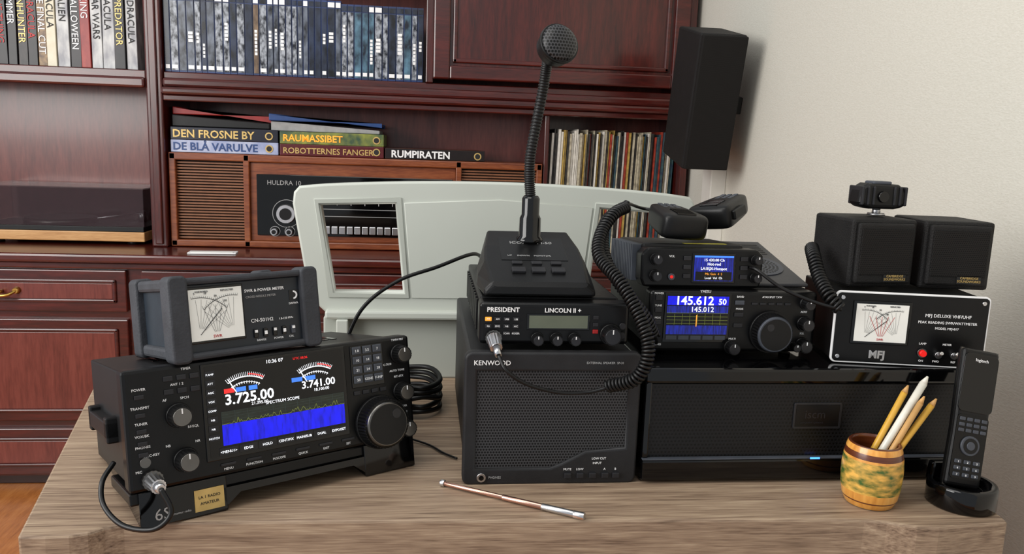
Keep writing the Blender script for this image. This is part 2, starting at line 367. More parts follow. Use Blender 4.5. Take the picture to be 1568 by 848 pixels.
words=['MANHUNTER','DRACULA','THE FINAL CUT','DRACULA','ALIEN','HALLOWEEN','KING','STAR WARS','DRACULA','PREDATOR','DRACULA','NOSFERATU','MARS','NEAR DARK','TERMINATOR','THE THING','HAMMER']
for k,(sx_,h,c,d) in enumerate(spines):
    text(words[k%len(words)],sx_-.010,1.374+h-.03,2.768+d,.030,M_ink if c in (3,5) else ((M_redp,M_white,M_gold)[k%3] if c in (1,2) else M_white),bk,'LEFT',rot=(math.pi/2,math.pi/2,0))
br=root('blu_ray_cases'); bmats=[M_ink,mixmat('case_a',(8,8,11),(110,118,132),45,(1,1,.5),.25),mixmat('case_b',(12,16,28),(170,176,185),90,(1,1,.6),.25),mixmat('case_c',(8,8,10),(46,56,78),30,(1,1,.6),.25),mixmat('case_d',(16,22,36),(92,130,152),35,(1,1,.6),.25),mixmat('case_e',(34,16,14),(130,108,86),40,(1,1,.5),.25),M_white,mixmat('case_edge',(12,24,54),(28,56,112),10)]
items=[]; x=-.860
while x<-.03:
    w=random.choice([.018,.02,.02,.022,.026]); h=.243 if x>-.3 else .252
    c=random.choice([1,2,3,1,3,2,1,2,5] if x<-.3 else [3,4,2,4,2])
    items.append((x,x+w-.0015,2.775,2.93,1.3735,1.3735+h,7))
    items.append((x+.0015,x+w-.003,2.7735,2.776,1.379,1.3735+h-.026,c))
    items.append((x+.0015,x+w-.003,2.7735,2.776,1.3735+h-.022,1.3735+h-.006,random.choice([3,6,3])))
    if random.random()<.7: items.append((x+.003,x+w-.0045,2.7725,2.774,1.384,1.396,6))
    if random.random()<.5:
        q=random.uniform(1.42,1.5)
        for g in range(random.randint(3,7)):
            items.append((x+.005,x+w-.0065,2.7725,2.774,q,q+.009,6)); q+=.012
    x+=w
boxes('case_block',items,bmats,br)
vr=root('vinyl_records'); items=[]; x=.436; rm=[mixmat('lp_a',(200,190,165),(150,140,120),60),mixmat('lp_b',(60,55,50),(30,30,32),60),mixmat('lp_c',(170,60,40),(120,40,30),60),mixmat('lp_d',(210,205,195),(230,225,215),60),mixmat('lp_e',(60,90,90),(40,60,80),60),mixmat('lp_f',(190,160,80),(150,120,60),60)]
while x<.887:
    w=random.uniform(.004,.009); h=random.uniform(.425,.445)
    xf=Matrix.Translation((x,0,.8))@Matrix.Rotation(math.radians(1.5),4,'Y')@Matrix.Translation((-x,0,-.8))
    items.append((x,x+w-.001,2.80+random.uniform(0,.015),3.03,.7925,.7925+h,random.choice([0,0,1,1,2,3,3,4,5,1]),xf)); x+=w+.0006
boxes('record_sleeves',items,rm,vr)
# vintage radio
vx=root('vintage_table_radio')
box('cabinet_top',-.86,.41,2.77,3.02,1.085,1.11,M_teak,vx,.004); box('cabinet_bottom',-.86,.41,2.77,3.02,.792,.815,M_teak,vx,.004)
for n,(x0,x1) in enumerate(((-.86,-.838),(-.617,-.597),(.105,.125),(.39,.41))): box('cabinet_upright_%d'%n,x0,x1,2.77,3.02,.792,1.11,M_teak,vx,.003)
box('cabinet_back',-.85,.40,2.98,3.01,.80,1.10,M_teak,vx)
M_slat=mat('slat_brown',(128,82,54),.5); M_slatd=mat('slat_gap',(44,26,18),.7)
for n,(x0,x1) in enumerate(((-.838,-.617),(.125,.39))):
    box('grille_back_%d'%n,x0,x1,2.80,2.81,.815,1.085,M_slatd,vx)
    boxes('grille_slats_%d'%n,[(x0,x1,2.785,2.80,.819+k*.0098,.8245+k*.0098) for k in range(27)],M_slat,vx,.001)
box('dial_surround',-.597,.105,2.785,2.80,.815,1.085,M_teak,vx,.002)
box('dial_glass',-.575,.095,2.778,2.786,.835,1.045,M_gloss,vx,.002)
for kx,kz,kr in ((-.475,.912,.034),(-.515,.85,.012),(-.465,.85,.012),(.06,.935,.03)):
    cyl('tuning_knob',(kx,2.777,kz),(kx,2.75,kz),kr,kr*.9,M_silver,vx,seg=36); cyl('tuning_knob_cap',(kx,2.75,kz),(kx,2.747,kz),kr*.6,kr*.6,M_blk,vx)
    arc('knob_ring',kx,kz,kr*1.4,0,360,.0018,2.7765,M_grey,vx,40)
text('HULDRA 10',-.54,1.01,2.7765,.022,M_grey,vx)
boxes('dial_scale',[( -.40+k*.0095,-.3975+k*.0095,2.7765,2.778,.955 if k%5 else .945,.985) for k in range(46)],M_grey,vx)
boxes('dial_scale_lines',[(-.41,.05,2.7765,2.778,z,z+.0018) for z in (.93,.955,.99,1.01,.905)],M_grey,vx)
boxes('push_keys',[( -.40+k*.026,-.379+k*.026,2.765,2.778,.845,.872) for k in range(17)],M_silver,vx,.002)
# albums & binders on radio
ab=root('comic_albums_and_binders')
def alb(n,x0,x1,z0,z1,m,y0=2.775,y1=2.99,ry=0): return box(n,x0,x1,y0,y1,z0,z1,m,ab,.002)
Mn=mat('cover_black',(14,16,34),.3); Mg=mixmat('cover_green',(50,76,54),(140,146,60),25); Mw=mixmat('cover_lightblue',(190,196,215),(140,152,190),20); Mr=mat('cover_darkred',(84,14,22),.3); Mb=mixmat('cover_brown',(50,22,14),(90,46,26),12); Mbs=mat('cover_spine_dark',(22,12,12),.3)
Mred=mat('binder_red',(140,24,22),.4); Mblu=mat('binder_blue',(24,62,120),.4); Mrc=mat('cut_paper',(150,150,150),.7)
alb('album_1',-.852,-.500,1.111,1.152,Mw); alb('album_2',-.852,-.500,1.1525,1.195,Mn); alb('album_3',-.495,-.145,1.111,1.150,Mr); alb('album_4',-.495,-.145,1.1505,1.192,Mg); alb('album_5',-.14,.205,1.111,1.148,Mb); rect('album_5_spine',-.139,.204,1.112,1.147,2.7752,Mbs,ab)
for b,xx,zz,mm,s,bo in (('DE BLÅ VARULVE',-.845,1.119,Mblu,.036,.02),('DEN FROSNE BY',-.845,1.161,M_gold,.036,.02),('ROBOTTERNES FANGER',-.485,1.119,M_gold,.028,.01),('RAUMASSIBET',-.485,1.16,M_sor,.032,.02),('RUMPIRATEN',-.12,1.117,M_white,.034,.025)): text(b,xx,zz,2.7738,s,mm,ab,bold=bo)
for xx,zz in ((-.53,1.173),(-.53,1.131),(-.17,1.131),(-.17,1.171),(.18,1.128)):
    cyl('album_badge',(xx,2.7745,zz),(xx,2.773,zz),.013,.013,M_gold,ab,seg=20); cyl('album_badge_centre',(xx,2.773,zz),(xx,2.7725,zz),.009,.009,M_ink,ab,seg=20)
def wedge(n,x0,x1,z0,zl,zr,m,y0,y1): return prism(n,[(x0,z0),(x1,z0),(x1,zr),(x0,zl)],'Y',y0,y1,m,ab,.003)
wedge('binder_a',-.85,-.53,1.196,1.235,1.215,M_blk,2.79,3.0); wedge('binder_b',-.85,-.53,1.236,1.262,1.222,Mred,2.80,3.0)
wedge('binder_c',-.525,-.16,1.193,1.225,1.205,Mrc,2.785,3.0); wedge('binder_d',-.53,-.155,1.226,1.25,1.218,Mblu,2.775,3.0)
# turntable
tt=root('record_player',(-1.22,2.78,.79))
box('plinth',-.27,.27,0,.25,.012,.045,M_ltwood,tt,.003); box('plinth_top',-.268,.268,.002,.248,.045,.062,M_blk,tt,.002)
for sx in (-.22,.22):
    for sy in (.04,.21): cyl('foot',(sx,sy,0),(sx,sy,.013),.02,.02,M_blk,tt)
cyl('platter',(-.05,.125,.062),(-.05,.125,.078),.115,.115,M_dsilver,tt,seg=48); cyl('mat',(-.05,.125,.078),(-.05,.125,.081),.112,.112,M_knob,tt,seg=48)
cyl('arm_pivot',(.2,.19,.062),(.2,.19,.1),.015,.012,M_silver,tt); sweep('tone_arm',[Vector(v) for v in ((.2,.19,.095),(.18,.1,.095),(.1,.05,.085))],.004,M_silver,tt)
M_lid=mat('smoked_lid',(60,38,42),.06,alpha=.42,coat=.6)
boxes('dust_cover',[(-.27,.27,0,.004,.063,.19),(-.27,-.266,.004,.246,.063,.19),(.266,.27,.004,.246,.063,.19),(-.27,.27,.246,.25,.063,.19),(-.27,.27,0,.25,.19,.194)],M_lid,tt)
en=root('paper_envelope',(-.76,2.60,.7905),4); box('sheet',0,.15,0,.05,0,.004,M_white,en,.001); box('flap',.01,.14,.002,.03,.004,.005,M_paper,en)
# ------------------------------------------------------------ wall speaker
ws=root('wall_mounted_speaker',(.817,2.25,1.117),0,13)
box('cabinet',-.068,.068,.012,.22,0,.385,M_vinyl,ws,.006); box('front_grille',-.066,.066,-.003,.012,.003,.382,M_cloth,ws,.004)
box('wall_bracket',.0,.12,.10,.14,.15,.2,M_blk,ws,.003)
# ------------------------------------------------------------ desk
dk=root('desk')
out=[(-.418,.813),(-.390,.811),(-.367,.812),(-.350,.817),(-.337,.828),(-.320,.835),(-.28,.838),(.0,.831),(.48,.815),(.52,.812),(.545,.806),(.56,.799),(.575,.793),(.60,.790),(.694,.800),(.80,1.42),(-.568,1.42)]
prism('top',out,'Z',.695,.75,M_oak,dk,.003)
for k,(q0,q1) in enumerate(((-.40,-.37),(.62,.65))): box('side_panel_%d'%k,q0,q1,.88,1.38,0,.695,M_oak,dk,.002)
box('modesty_panel',-.37,.62,1.33,1.35,.25,.695,M_oak,dk,.002); box('apron',-.37,.62,.88,.90,.62,.695,M_oak,dk,.002)
# ------------------------------------------------------------ white panel stand
wpn=root('white_panel_stand',(.13,1.385,.75))
o_=[]
for t in range(21):
    q=-1+2*t/20; o_.append((q*.335,.338+.014*(1-q*q)))
o_=[(-.30,.125)]+[(-.325,.15)]+[(-.351,.31),(-.349,.328),(-.342,.336)]+o_[1:-1]+[(.342,.336),(.349,.328),(.351,.31),(.325,.15),(.30,.125)]
w1=[(-.312,.312),(-.178,.318),(-.162,.155),(-.288,.155)]; w2=[(-x,z) for x,z in w1][::-1]
plate('face',o_,[w1,w2],0,.026,M_wp,wpn,.004)
def ring(pts,k):
    cx=sum(a for a,b in pts)/len(pts); cz=sum(b for a,b in pts)/len(pts)
    return [(cx+(a-cx)*(1+k/abs(a-cx)),cz+(b-cz)*(1+k/abs(b-cz))) for a,b in pts]
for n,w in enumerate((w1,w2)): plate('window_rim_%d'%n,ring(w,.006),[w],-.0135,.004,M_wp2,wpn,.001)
plate('inner_panel',[(-.165,.315),(0,.325),(.165,.315),(.15,.15),(-.15,.15)],[],-.014,.003,M_wp,wpn,.001)
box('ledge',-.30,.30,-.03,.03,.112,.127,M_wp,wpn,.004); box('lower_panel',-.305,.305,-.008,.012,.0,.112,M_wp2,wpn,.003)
for q in (-.27,.27): box('bracket',q-.01,q+.01,-.035,-.008,.02,.112,M_wp,wpn,.002)
# ------------------------------------------------------------ big transceiver
bt=root('ham_radio_transceiver',(-.157,.906,.79),30,-10)
W,H=.345,.132; X=lambda u:u*W-W/2; Z=lambda v:v*H
box('front_bezel',-W/2,W/2,0,.028,0,H,M_blk2,bt,.004); box('chassis',-W/2+.004,W/2-.008,.026,.235,.004,H-.003,M_blk,bt,.002)
boxes('top_vents',[( -.12+k*.012,-.113+k*.012,.10,.2,H-.0045,H-.002) for k in range(20)],M_gloss,bt)
boxes('handle_side',[(-W/2-.008,-W/2+.006,.07,.20,.05,.07),(-W/2-.008,-W/2+.006,.07,.085,.045,.075),(-W/2-.008,-W/2+.006,.185,.20,.045,.075)],M_blk,bt,.002)
box('stand_board',-W/2,W/2-.003,.004,.12,-.014,-.0005,M_blk2,bt,.002)
prism('stand_foot_a',[(.0,0),(.0,-.0395),(.20,-.002),(.20,0)],'X',-W/2+.008,-W/2+.10,M_gloss,bt,.002)
prism('stand_foot_b',[(.0,0),(.0,-.0395),(.20,-.002),(.20,0)],'X',W/2-.075,W/2-.004,M_gloss,bt,.002)
prism('stand_arch',[(-W/2+.09,-.014),(-W/2+.10,-.034),(-W/2+.115,-.022),(W/2-.09,-.022),(W/2-.075,-.034),(W/2-.075,-.014)],'Y',.0,.008,M_gloss,bt)
rect('name_plate',-W/2+.064,-W/2+.096,-.034,-.010,-.0005,M_gold,bt); text('6S',-W/2+.022,-.033,-.001,.018,M_grey,bt); minitext(bt,[('LA 1 RADIO',-W/2+.080,-.02),('AMATEUR',-W/2+.080,-.027)],-.0016,.0045,M_ink); text('amateur radio',-W/2+.040,-.031,-.001,.0035,M_grey,bt)
sx0,sx1,sz0,sz1=X(.245),X(.722),Z(.17),Z(.95)
rect('screen_frame',sx0-.004,sx1+.004,sz0-.004,sz1+.003,0,M_gloss,bt,.0015,.001)
SW,SH=sx1-sx0,sz1-sz0; S=lambda a:sx0+a*SW; T=lambda b:sz0+b*SH
ys=-.0016
def sr(n,a0,a1,b0,b1,m,k=0): rect(n,S(a0),S(a1),T(b0),T(b1),ys-k*.0002,m,bt,.0003)
sr('screen',0,1,0,1,M_scr); sr('scope_field',.09,.99,.34,.48,M_sdark,2); sr('waterfall',.09,.99,.11,.34,M_sblue,2)
boxes('scope_grid',[(S(.09+.09*k),S(.0915+.09*k),ys-.0009,ys-.0007,T(.34),T(.48)) for k in range(11)]+[(S(.09),S(.99),ys-.0009,ys-.0007,T(b),T(b)+.0002) for b in (.38,.42,.45,.48)],M_sgrid,bt)
random.seed(3)
bmn=bmesh.new(); px_,pz_=.09,.345
for k in range(90):
    nx=.09+.9*(k+1)/90; nz=.345+random.random()**5*.06; line(bmn,S(px_),T(pz_),S(nx),T(nz),.0004,ys-.0012); px_,pz_=nx,nz
fin(bmn,'scope_trace',M_sgreen,bt)
text('3.725.00',S(.12),T(.555),ys-.001,.0165,M_sw,bt,name='frequency_a',bold=.02); text('3.741.00',S(.67),T(.60),ys-.001,.0125,M_sw,bt,name='frequency_b',bold=.015)
sr('mode_bar_a',.12,.19,.68,.73,M_sred,3); sr('mode_bar_b',.2,.27,.68,.73,M_scy,3); sr('mode_bar_c',.29,.35,.68,.73,M_scy,3); sr('mode_bar_d',.60,.68,.69,.74,M_scy,3); sr('mode_bar_e',.7,.78,.69,.74,M_scy,3)
for cx in (.27,.78):
    arc('s_meter_arc',S(cx),T(.48),SH*.36,58,122,.0012,ys-.001,M_sw,bt); arc('s_meter_arc_in',S(cx),T(.48),SH*.30,58,122,.0007,ys-.001,M_sw,bt)
    arc('s_meter_red',S(cx),T(.48),SH*.385,58,85,.0014,ys-.001,M_sred,bt); ticks('s_meter_ticks',S(cx),T(.48),SH*.36,SH*.41,58,122,22,.0005,ys-.001,M_sw,bt)
    ticks('s_meter_ticks_low',S(cx),T(.48),SH*.28,SH*.31,60,120,12,.0006,ys-.001,M_sw,bt); ticks('s_meter_needle',S(cx),T(.48),SH*.22,SH*.4,118,119,2,.0006,ys-.0012,M_sw,bt)
text('10:36 07',S(.42),T(.95),ys-.001,.006,M_sw,bt); text('SPECTRUM SCOPE',S(.40),T(.49),ys-.001,.005,M_sw,bt); text('UTC 08:36',S(.62),T(.95),ys-.001,.004,M_sred,bt)
text('21.395.00',S(.3),T(.51),ys-.001,.005,M_sw,bt); text('18.100.00',S(.76),T(.55),ys-.001,.005,M_sw,bt)
for k,s in enumerate(('<MENU1>','EDGE','HOLD','CENT/FIX','MAIN/SUB','DUAL','EXPD/SET')):
    sr('soft_key_%d'%k,.06+.135*k,.185+.135*k,.01,.09,M_btn,3); text(s,S(.122+.135*k),T(.03),ys-.0012,.0042,M_sw,bt,'CENTER')
for k,s in enumerate(('P.AMP','ATT','AGC','VOX','COMP','NB','NR','NOTCH')):
    sr('side_key_%d'%k,.0,.065,.88-.1*k,.95-.1*k,M_btn,3); text(s,S(.032),T(.9-.1*k),ys-.0012,.0032,M_sw,bt,'CENTER')
for k,(s,v) in enumerate((('POWER',.80),('TRANSMIT',.65),('TUNER',.52),('VOX/BK',.42),('PHONES',.33))):
    text(s,X(.047),Z(v+.025),-.0005,.004,M_white,bt,'CENTER'); box('button',X(.047)-.005,X(.047)+.005,-.002,0,Z(v)-.006,Z(v)-.001,M_btn,bt,.0008)
for k in range(3):
    for j in range(2): box('key',X(.12+.04*k),X(.12+.04*k)+.010,-.002,0,Z(.87-.11*j),Z(.87-.11*j)+.006,M_btn,bt,.0008)
minitext(bt,[('TIMER',X(.19),Z(.95)),('ANT 1 2',X(.16),Z(.83)),('SPCH',X(.18),Z(.71)),('AF',X(.12),Z(.71)),('RF/SQL',X(.2),Z(.46)),('NB',X(.12),Z(.33)),('NR',X(.21),Z(.33)),('ELEC-KEY',X(.07),Z(.28)),('MIC',X(.03),Z(.16))],-.0005,.0038)
knob(bt,X(.158),Z(.58),.0125,.018,'volume_knob',face=M_dsilver); knob(bt,X(.17),Z(.20),.0125,.018,'filter_knob',face=M_dsilver)
cyl('phone_jack',(X(.05),0,Z(.24)),(X(.05),-.002,Z(.24)),.0055,.0055,M_dsilver,bt)
cyl('mic_socket',(X(.066),0,Z(.09)),(X(.066),-.006,Z(.09)),.0115,.011,M_dsilver,bt,seg=30,flute=.06); cyl('mic_plug',(X(.066),-.004,Z(.09)),(X(.069),-.026,Z(.07)),.0095,.008,M_silver,bt,seg=30,flute=.08); cyl('mic_plug_end',(X(.069),-.026,Z(.07)),(X(.071),-.034,Z(.06)),.006,.0045,M_silver,bt)
rect('keypad_frame',X(.755),X(.885),Z(.56),Z(.96),0,M_gloss,bt,.0012,.001)
for rr in range(4):
    for cc in range(3):
        x0=X(.762)+cc*.0140; z0=Z(.60)+(3-rr)*.0122
        box('band_key',x0,x0+.0122,-.003,-.001,z0,z0+.0098,M_btng,bt,.001)
        text(('1.8','3.5','7','10','14','18','21','24','28','50','GENE','F-INP')[rr*3+cc],x0+.0061,z0+.0032,-.0032,.0045,M_white,bt,'CENTER')
for k in range(4): box('main_sub_key',X(.76)+k*.012,X(.76)+k*.012+.009,-.002,0,Z(.49),Z(.53),M_btn,bt,.0008)
kx,kz=X(.853),Z(.20)
cyl('main_dial_skirt',(kx,0,kz),(kx,-.006,kz),.034,.034,M_blk,bt,seg=48,bevel=.001); cyl('main_dial_grip',(kx,-.006,kz),(kx,-.022,kz),.033,.031,M_knob,bt,seg=96,flute=.04)
cyl('main_dial_rim',(kx,-.022,kz),(kx,-.026,kz),.030,.026,M_dsilver,bt,seg=48); cyl('main_dial_face',(kx,-.026,kz),(kx,-.0265,kz),.0255,.025,M_knob,bt,seg=48); cyl('main_dial_dimple',(kx+.012,-.0265,kz+.012),(kx+.012,-.027,kz+.012),.006,.006,M_knobf,bt)
for v in (.83,.46,.10): knob(bt,X(.952),Z(v),.0115,.017,'side_knob',face=M_dsilver)
minitext(bt,[('TWIN PBT',X(.95),Z(.96)),('AUTO TUNE',X(.94),Z(.66)),('RIT dTX',X(.945),Z(.60)),('MULTI',X(.955),Z(.24)),('CLEAR',X(.955),Z(.30)),('IC-7610',X(.90),Z(.73))],-.0005,.0038)
minitext(bt,[(s,X(.30+.085*k),Z(.045)) for k,s in enumerate(('MENU','FUNCTION','M.SCOPE','QUICK','EXIT','SET'))],-.0005,.0038)
for k in range(6): box('menu_key',X(.275+.085*k),X(.325+.085*k),-.0018,0,Z(.08),Z(.105),M_btn,bt,.0008)
cable('mic_lead',[Vector((X(.071),-.034,Z(.06))),(-.142,-.043,-.016),(-.158,-.036,-.031),(-.182,-.008,-.028),(-.195,.02,-.010),(-.193,.035,.012),(-.178,.05,.028)],.0028,M_knob,bt)
# ------------------------------------------------------------ SWR meter on transceiver
sm=root('swr_power_meter',(-.201,.917,.9215),33,-10)
w,h,d=.158,.090,.150
box('case',-w/2,w/2,.004,d-.004,.004,h-.004,M_mblue,sm,.003); box('front_panel',-w/2+.008,w/2-.008,-.0005,.005,.006,h-.006,mat('dark_blue_panel',(17,25,34),.45),sm,.001)
for s,(q0,q1) in enumerate(((-w/2-.006,-w/2+.010),(w/2-.010,w/2+.006))):
    for t,(a0,a1) in enumerate(((-.010,.022),(d-.022,d+.010))):
        plate('bumper_%d%d'%(s,t),rrect(q0,q1,0,h+.002,.004),[],(a0+a1)/2,a1-a0,M_rub,sm,.003)
    for zz in (.0,h-.012): box('bumper_rail',q0,q1,.018,d-.02,zz,zz+.014,M_rub,sm,.004)
for t,a0 in enumerate((-.007,d-.018)):
    for zz in (h-.006,-.0005): box('bumper_bar',-w/2,w/2,a0,a0+.024,zz,zz+.008,M_rub,sm,.003)
mx0,mx1,mz0,mz1=-w/2+.012,-w/2+.074,.020,h-.012
rect('meter_bezel',mx0-.002,mx1+.002,mz0-.003,mz1+.003,-.0005,M_gloss,sm,.0015,.001); crossmeter(sm,mx0,mx1,mz0,mz1,-.0022,M_ink,.0003)
text('SWR & POWER METER',-.001,.070,-.001,.0048,M_white,sm,bold=.01); text('CROSS-NEEDLE METER',.0,.063,-.001,.0036,M_grey,sm); text('CN-501H2',.004,.034,-.001,.006,M_white,sm); text('1.8-150 MHz',.038,.034,-.001,.0034,M_white,sm)
rect('maker_badge',.053,.064,.056,.068,-.0005,M_ink,sm); arc('maker_logo',.058,.062,.0042,-90,90,.0020,-.0018,M_white,sm); text('DAIWA',.052,.051,-.001,.0035,M_white,sm)
for k in range(5): box('slide_switch',.006+k*.0115,.011+k*.0115,-.003,0,.016,.026,M_gloss if k<4 else M_btng,sm,.0006)
for k in range(5): box('slide_knob',.007+k*.0115,.010+k*.0115,-.0045,-.003,.019 if k%2 else .022,.023 if k%2 else .025,M_white,sm)
minitext(sm,[('RANGE',.015,.0115),('POWER',.036,.0115),('CAL',.052,.0115)],-.001,.0034)
# ------------------------------------------------------------ external speaker
ks=root('external_speaker',(.162,.925,.75))
w,h=.216,.168
prism('case',[(-w/2+.002,0.006),(-w/2+.002,h-.003),(w/2-.002,h-.003),(w/2-.002,.006)],'Y',.012,.375,M_kw,ks,.004)
plate('front_frame',rrect(-w/2,w/2,0.002,h,.007),[[(-.098,.018),(-.098,.150),(.098,.150),(.098,.044),(.045,.040),(.015,.024),(.0,.018)]],.006,.016,M_kw,ks,.003)
prism('grille',[(-.099,.017),(-.099,.151),(.099,.151),(.099,.043),(.045,.039),(.015,.023),(.0,.017)],'Y',.001,.004,M_grille,ks)
text('KENWOOD',-.100,.155,-.0024,.0085,M_white,ks,bold=.01); text('EXTERNAL SPEAKER  SP-31',.040,.157,-.0024,.0040,M_grey,ks)
cyl('phones_jack',(-.087,-.002,.010),(-.087,-.005,.010),.006,.0055,M_silver,ks); cyl('phones_hole',(-.087,-.005,.010),(-.087,-.0055,.010),.0032,.0032,M_gloss,ks); text('PHONES',-.078,.008,-.0024,.0042,M_grey,ks)
for k,xx in enumerate((.018,.034,.050,.066,.080)): box('filter_button',xx,xx+.009,-.006,-.002,.008,.015,M_btn,ks,.001)
minitext(ks,[('MUTE',.022,.018),('LOW',.038,.018),('INPUT',.06,.026),('A',.07,.018),('B',.084,.018),('LOW CUT',.062,.032)],-.0024,.0040)
for xx in (-.09,.09):
    for yy in (.04,.34): cyl('foot',(xx,yy,0),(xx,yy,.008),.008,.008,M_knob,ks)
# ------------------------------------------------------------ CB radio (centre)
pr=root('mobile_transceiver',(.164,.945,.9225))
w,h=.190,.056
box('body',-w/2+.002,w/2-.008,.03,.30,.006,h+.002,M_blk,pr,.003); box('front',-w/2,w/2,0,.034,.003,h,M_blk2,pr,.005,3)
for xx in (-.07,.07):
    for yy in (.05,.27): cyl('foot',(xx,yy,-.004),(xx,yy,.007),.006,.006,M_knob,pr)
boxes('side_fins',[(-w/2-.001,-w/2+.006,.05+.02*k,.06+.02*k,.01,h-.006) for k in range(12)],M_blk,pr)
text('PRESIDENT',-.086,.0445,-.0006,.0082,M_white,pr,bold=.02); text('LINCOLN II +',-.014,.0445,-.0006,.0078,M_white,pr,bold=.015)
rect('lcd_frame',-.036,.044,.022,.0425,0,M_gloss,pr,.0012,.001); rect('lcd',-.033,.041,.0245,.0405,-.0013,M_lcd,pr,.0004)
for xx in (-.022,.002,.025): knob(pr,xx,.011,.0075,.013,'small_knob',seg=24)
knob(pr,.071,.017,.0125,.016,'channel_knob',seg=32)
for rr in range(3):
    for cc in range(4):
        if rr==2 and cc==0: continue
        box('key',-.088+cc*.0115,-.080+cc*.0115,-.002,0,.033-rr*.009,.038-rr*.009,M_btn if (rr,cc)!=(0,0) else M_sor,pr,.0006)
        text(('FM','AM','USB','LSB','RB','EMG','NB','HIC','','MEM','SCAN','ROGER')[rr*4+cc],-.084+cc*.0115,.0345-rr*.009,-.0022,.003,M_white,pr,'CENTER')
for k in range(3): box('side_key',.048,.055,-.002,0,.036-.009*k,.041-.009*k,M_btn if k<2 else M_redl,pr,.0006)
for k in range(2): cyl('round_key',(.086,0,.028-.012*k),(.086,-.003,.028-.012*k),.004,.004,M_btn,pr)
cyl('mic_socket',(-.077,0,.012),(-.077,-.005,.012),.0105,.0105,M_dsilver,pr,seg=30,flute=.06); cyl('mic_plug',(-.077,-.004,.012),(-.075,-.022,.004),.009,.0078,M_silver,pr,seg=30,flute=.08); cyl('mic_plug_end',(-.075,-.022,.004),(-.073,-.032,-.003),.0055,.004,M_silver,pr)
# ------------------------------------------------------------ black box
bb=root('black_equipment_case',(.279,.92,.75))
w,h=.435,.152
box('case',0,w,.006,.30,.0,h-.001,M_gloss,bb,.003)
box('top_bezel',0,w,0,.012,.132,h,M_gloss,bb,.004); box('bottom_bezel',0,w,-.003,.012,.004,.032,M_gloss,bb,.003)
box('side_bezel_a',0,.008,0,.012,.03,.134,M_gloss,bb,.002); box('side_bezel_b',w-.008,w,0,.012,.03,.134,M_gloss,bb,.002)
box('front_grille',.007,w-.007,.003,.010,.034,.131,M_grille2,bb)
box('shelf_lip',0,w,-.004,.004,.0325,.0345,M_btng,bb,.0005)
plate('emblem_plate',rrect(.198,.262,.072,.106,.002),[rrect(.200,.260,.074,.104,.001)],.0025,.003,M_emb,bb,.0005); box('emblem_field',.2005,.2595,.001,.004,.0745,.1035,M_blk2,bb)
text('iscm',.212,.086,.0008,.016,M_emb,bb); text('computer systems',.207,.079,.0008,.0042,M_emb,bb)
box('power_led',.223,.236,-.0045,-.003,.0325,.0345,M_led,bb)
# ------------------------------------------------------------ HF transceiver (right)
yt=root('ham_radio_transceiver',(.412,.985,.9035))
w,h=.232,.086; X=lambda u:u*w-w/2; Z=lambda v:.004+v*(h-.004)
box('front',-w/2,w/2,0,.026,.003,h,M_blk2,yt,.005,3); box('body',-w/2+.005,w/2-.005,.024,.24,.006,h+.001,M_blk,yt,.002)
for xx in (-.09,.09):
    for yy in (.03,.21): cyl('foot',(xx,yy,-.0005),(xx,yy,.007),.008,.008,M_knob,yt)
rect('screen_frame',X(.085),X(.475),Z(.15),Z(.97),0,M_gloss,yt,.0012,.001)
sx0,sx1,sz0,sz1=X(.10),X(.46),Z(.2),Z(.93); SW,SH=sx1-sx0,sz1-sz0; S=lambda a:sx0+a*SW; T=lambda b:sz0+b*SH
rect('screen',sx0,sx1,sz0,sz1,-.0014,M_scr,yt,.0003); rect('screen_band_top',S(0),S(1),T(.78),T(.98),-.0018,M_sblue,yt,.0003); rect('screen_band_2',S(.0),S(1),T(.60),T(.76),-.0018,M_snavy,yt,.0003)
rect('screen_waterfall',S(0),S(1),T(.12),T(.32),-.0018,M_snavy,yt,.0003)
boxes('screen_lines',[(S(0),S(1),-.0024,-.0022,T(b),T(b)+.0003) for b in (.36,.44,.52,.60)]+[(S(k/8),S(k/8)+.0003,-.0024,-.0022,T(.34),T(.58)) for k in range(1,8)],M_sgreen,yt)
text('145.612',S(.12),T(.79),-.0024,.0165,M_sw,yt,bold=.015); text('50',S(.83),T(.80),-.0024,.011,M_sw,yt,bold=.015); text('145.012',S(.38),T(.63),-.0024,.010,M_sw,yt)
for k in range(5): rect('soft_key',S(.01+.2*k),S(.18+.2*k),T(.0),T(.09),-.0018,M_btng,yt,.0003)
boxes('screen_cursor',[(S(.48),S(.495),-.0026,-.0022,T(.30),T(.56))],M_sor,yt)
text('YAESU',X(.29),Z(.955)+.0015,-.0006,.005,M_white,yt)
for k,v in enumerate((.84,.64,.44,.24)): box('left_key',X(.03),X(.07),-.002,0,Z(v),Z(v)+.007,M_btn,yt,.0008)
minitext(yt,[('POWER',X(.05),Z(.94)),('TUNE',X(.05),Z(.74)),('MOX',X(.05),Z(.54)),('PHONES',X(.05),Z(.1)),('BAND',X(.53),Z(.9)),('MODE',X(.53),Z(.7)),('ATAS SPLIT TXW',X(.72),Z(.9)),('AF/RF',X(.92),Z(.66)),('SQL',X(.92),Z(.3)),('MULTI',X(.5),Z(.2))],-.0006,.0036)
for k,v in enumerate((.78,.58,.4)): box('mid_key',X(.50),X(.555),-.002,0,Z(v),Z(v)+.006,M_btng if k==0 else M_btn,yt,.0008)
for k in range(5): box('led_key',X(.60+.05*k),X(.635+.05*k),-.002,0,Z(.78),Z(.82),M_btn,yt,.0006)
kx,kz=X(.72),Z(.34)
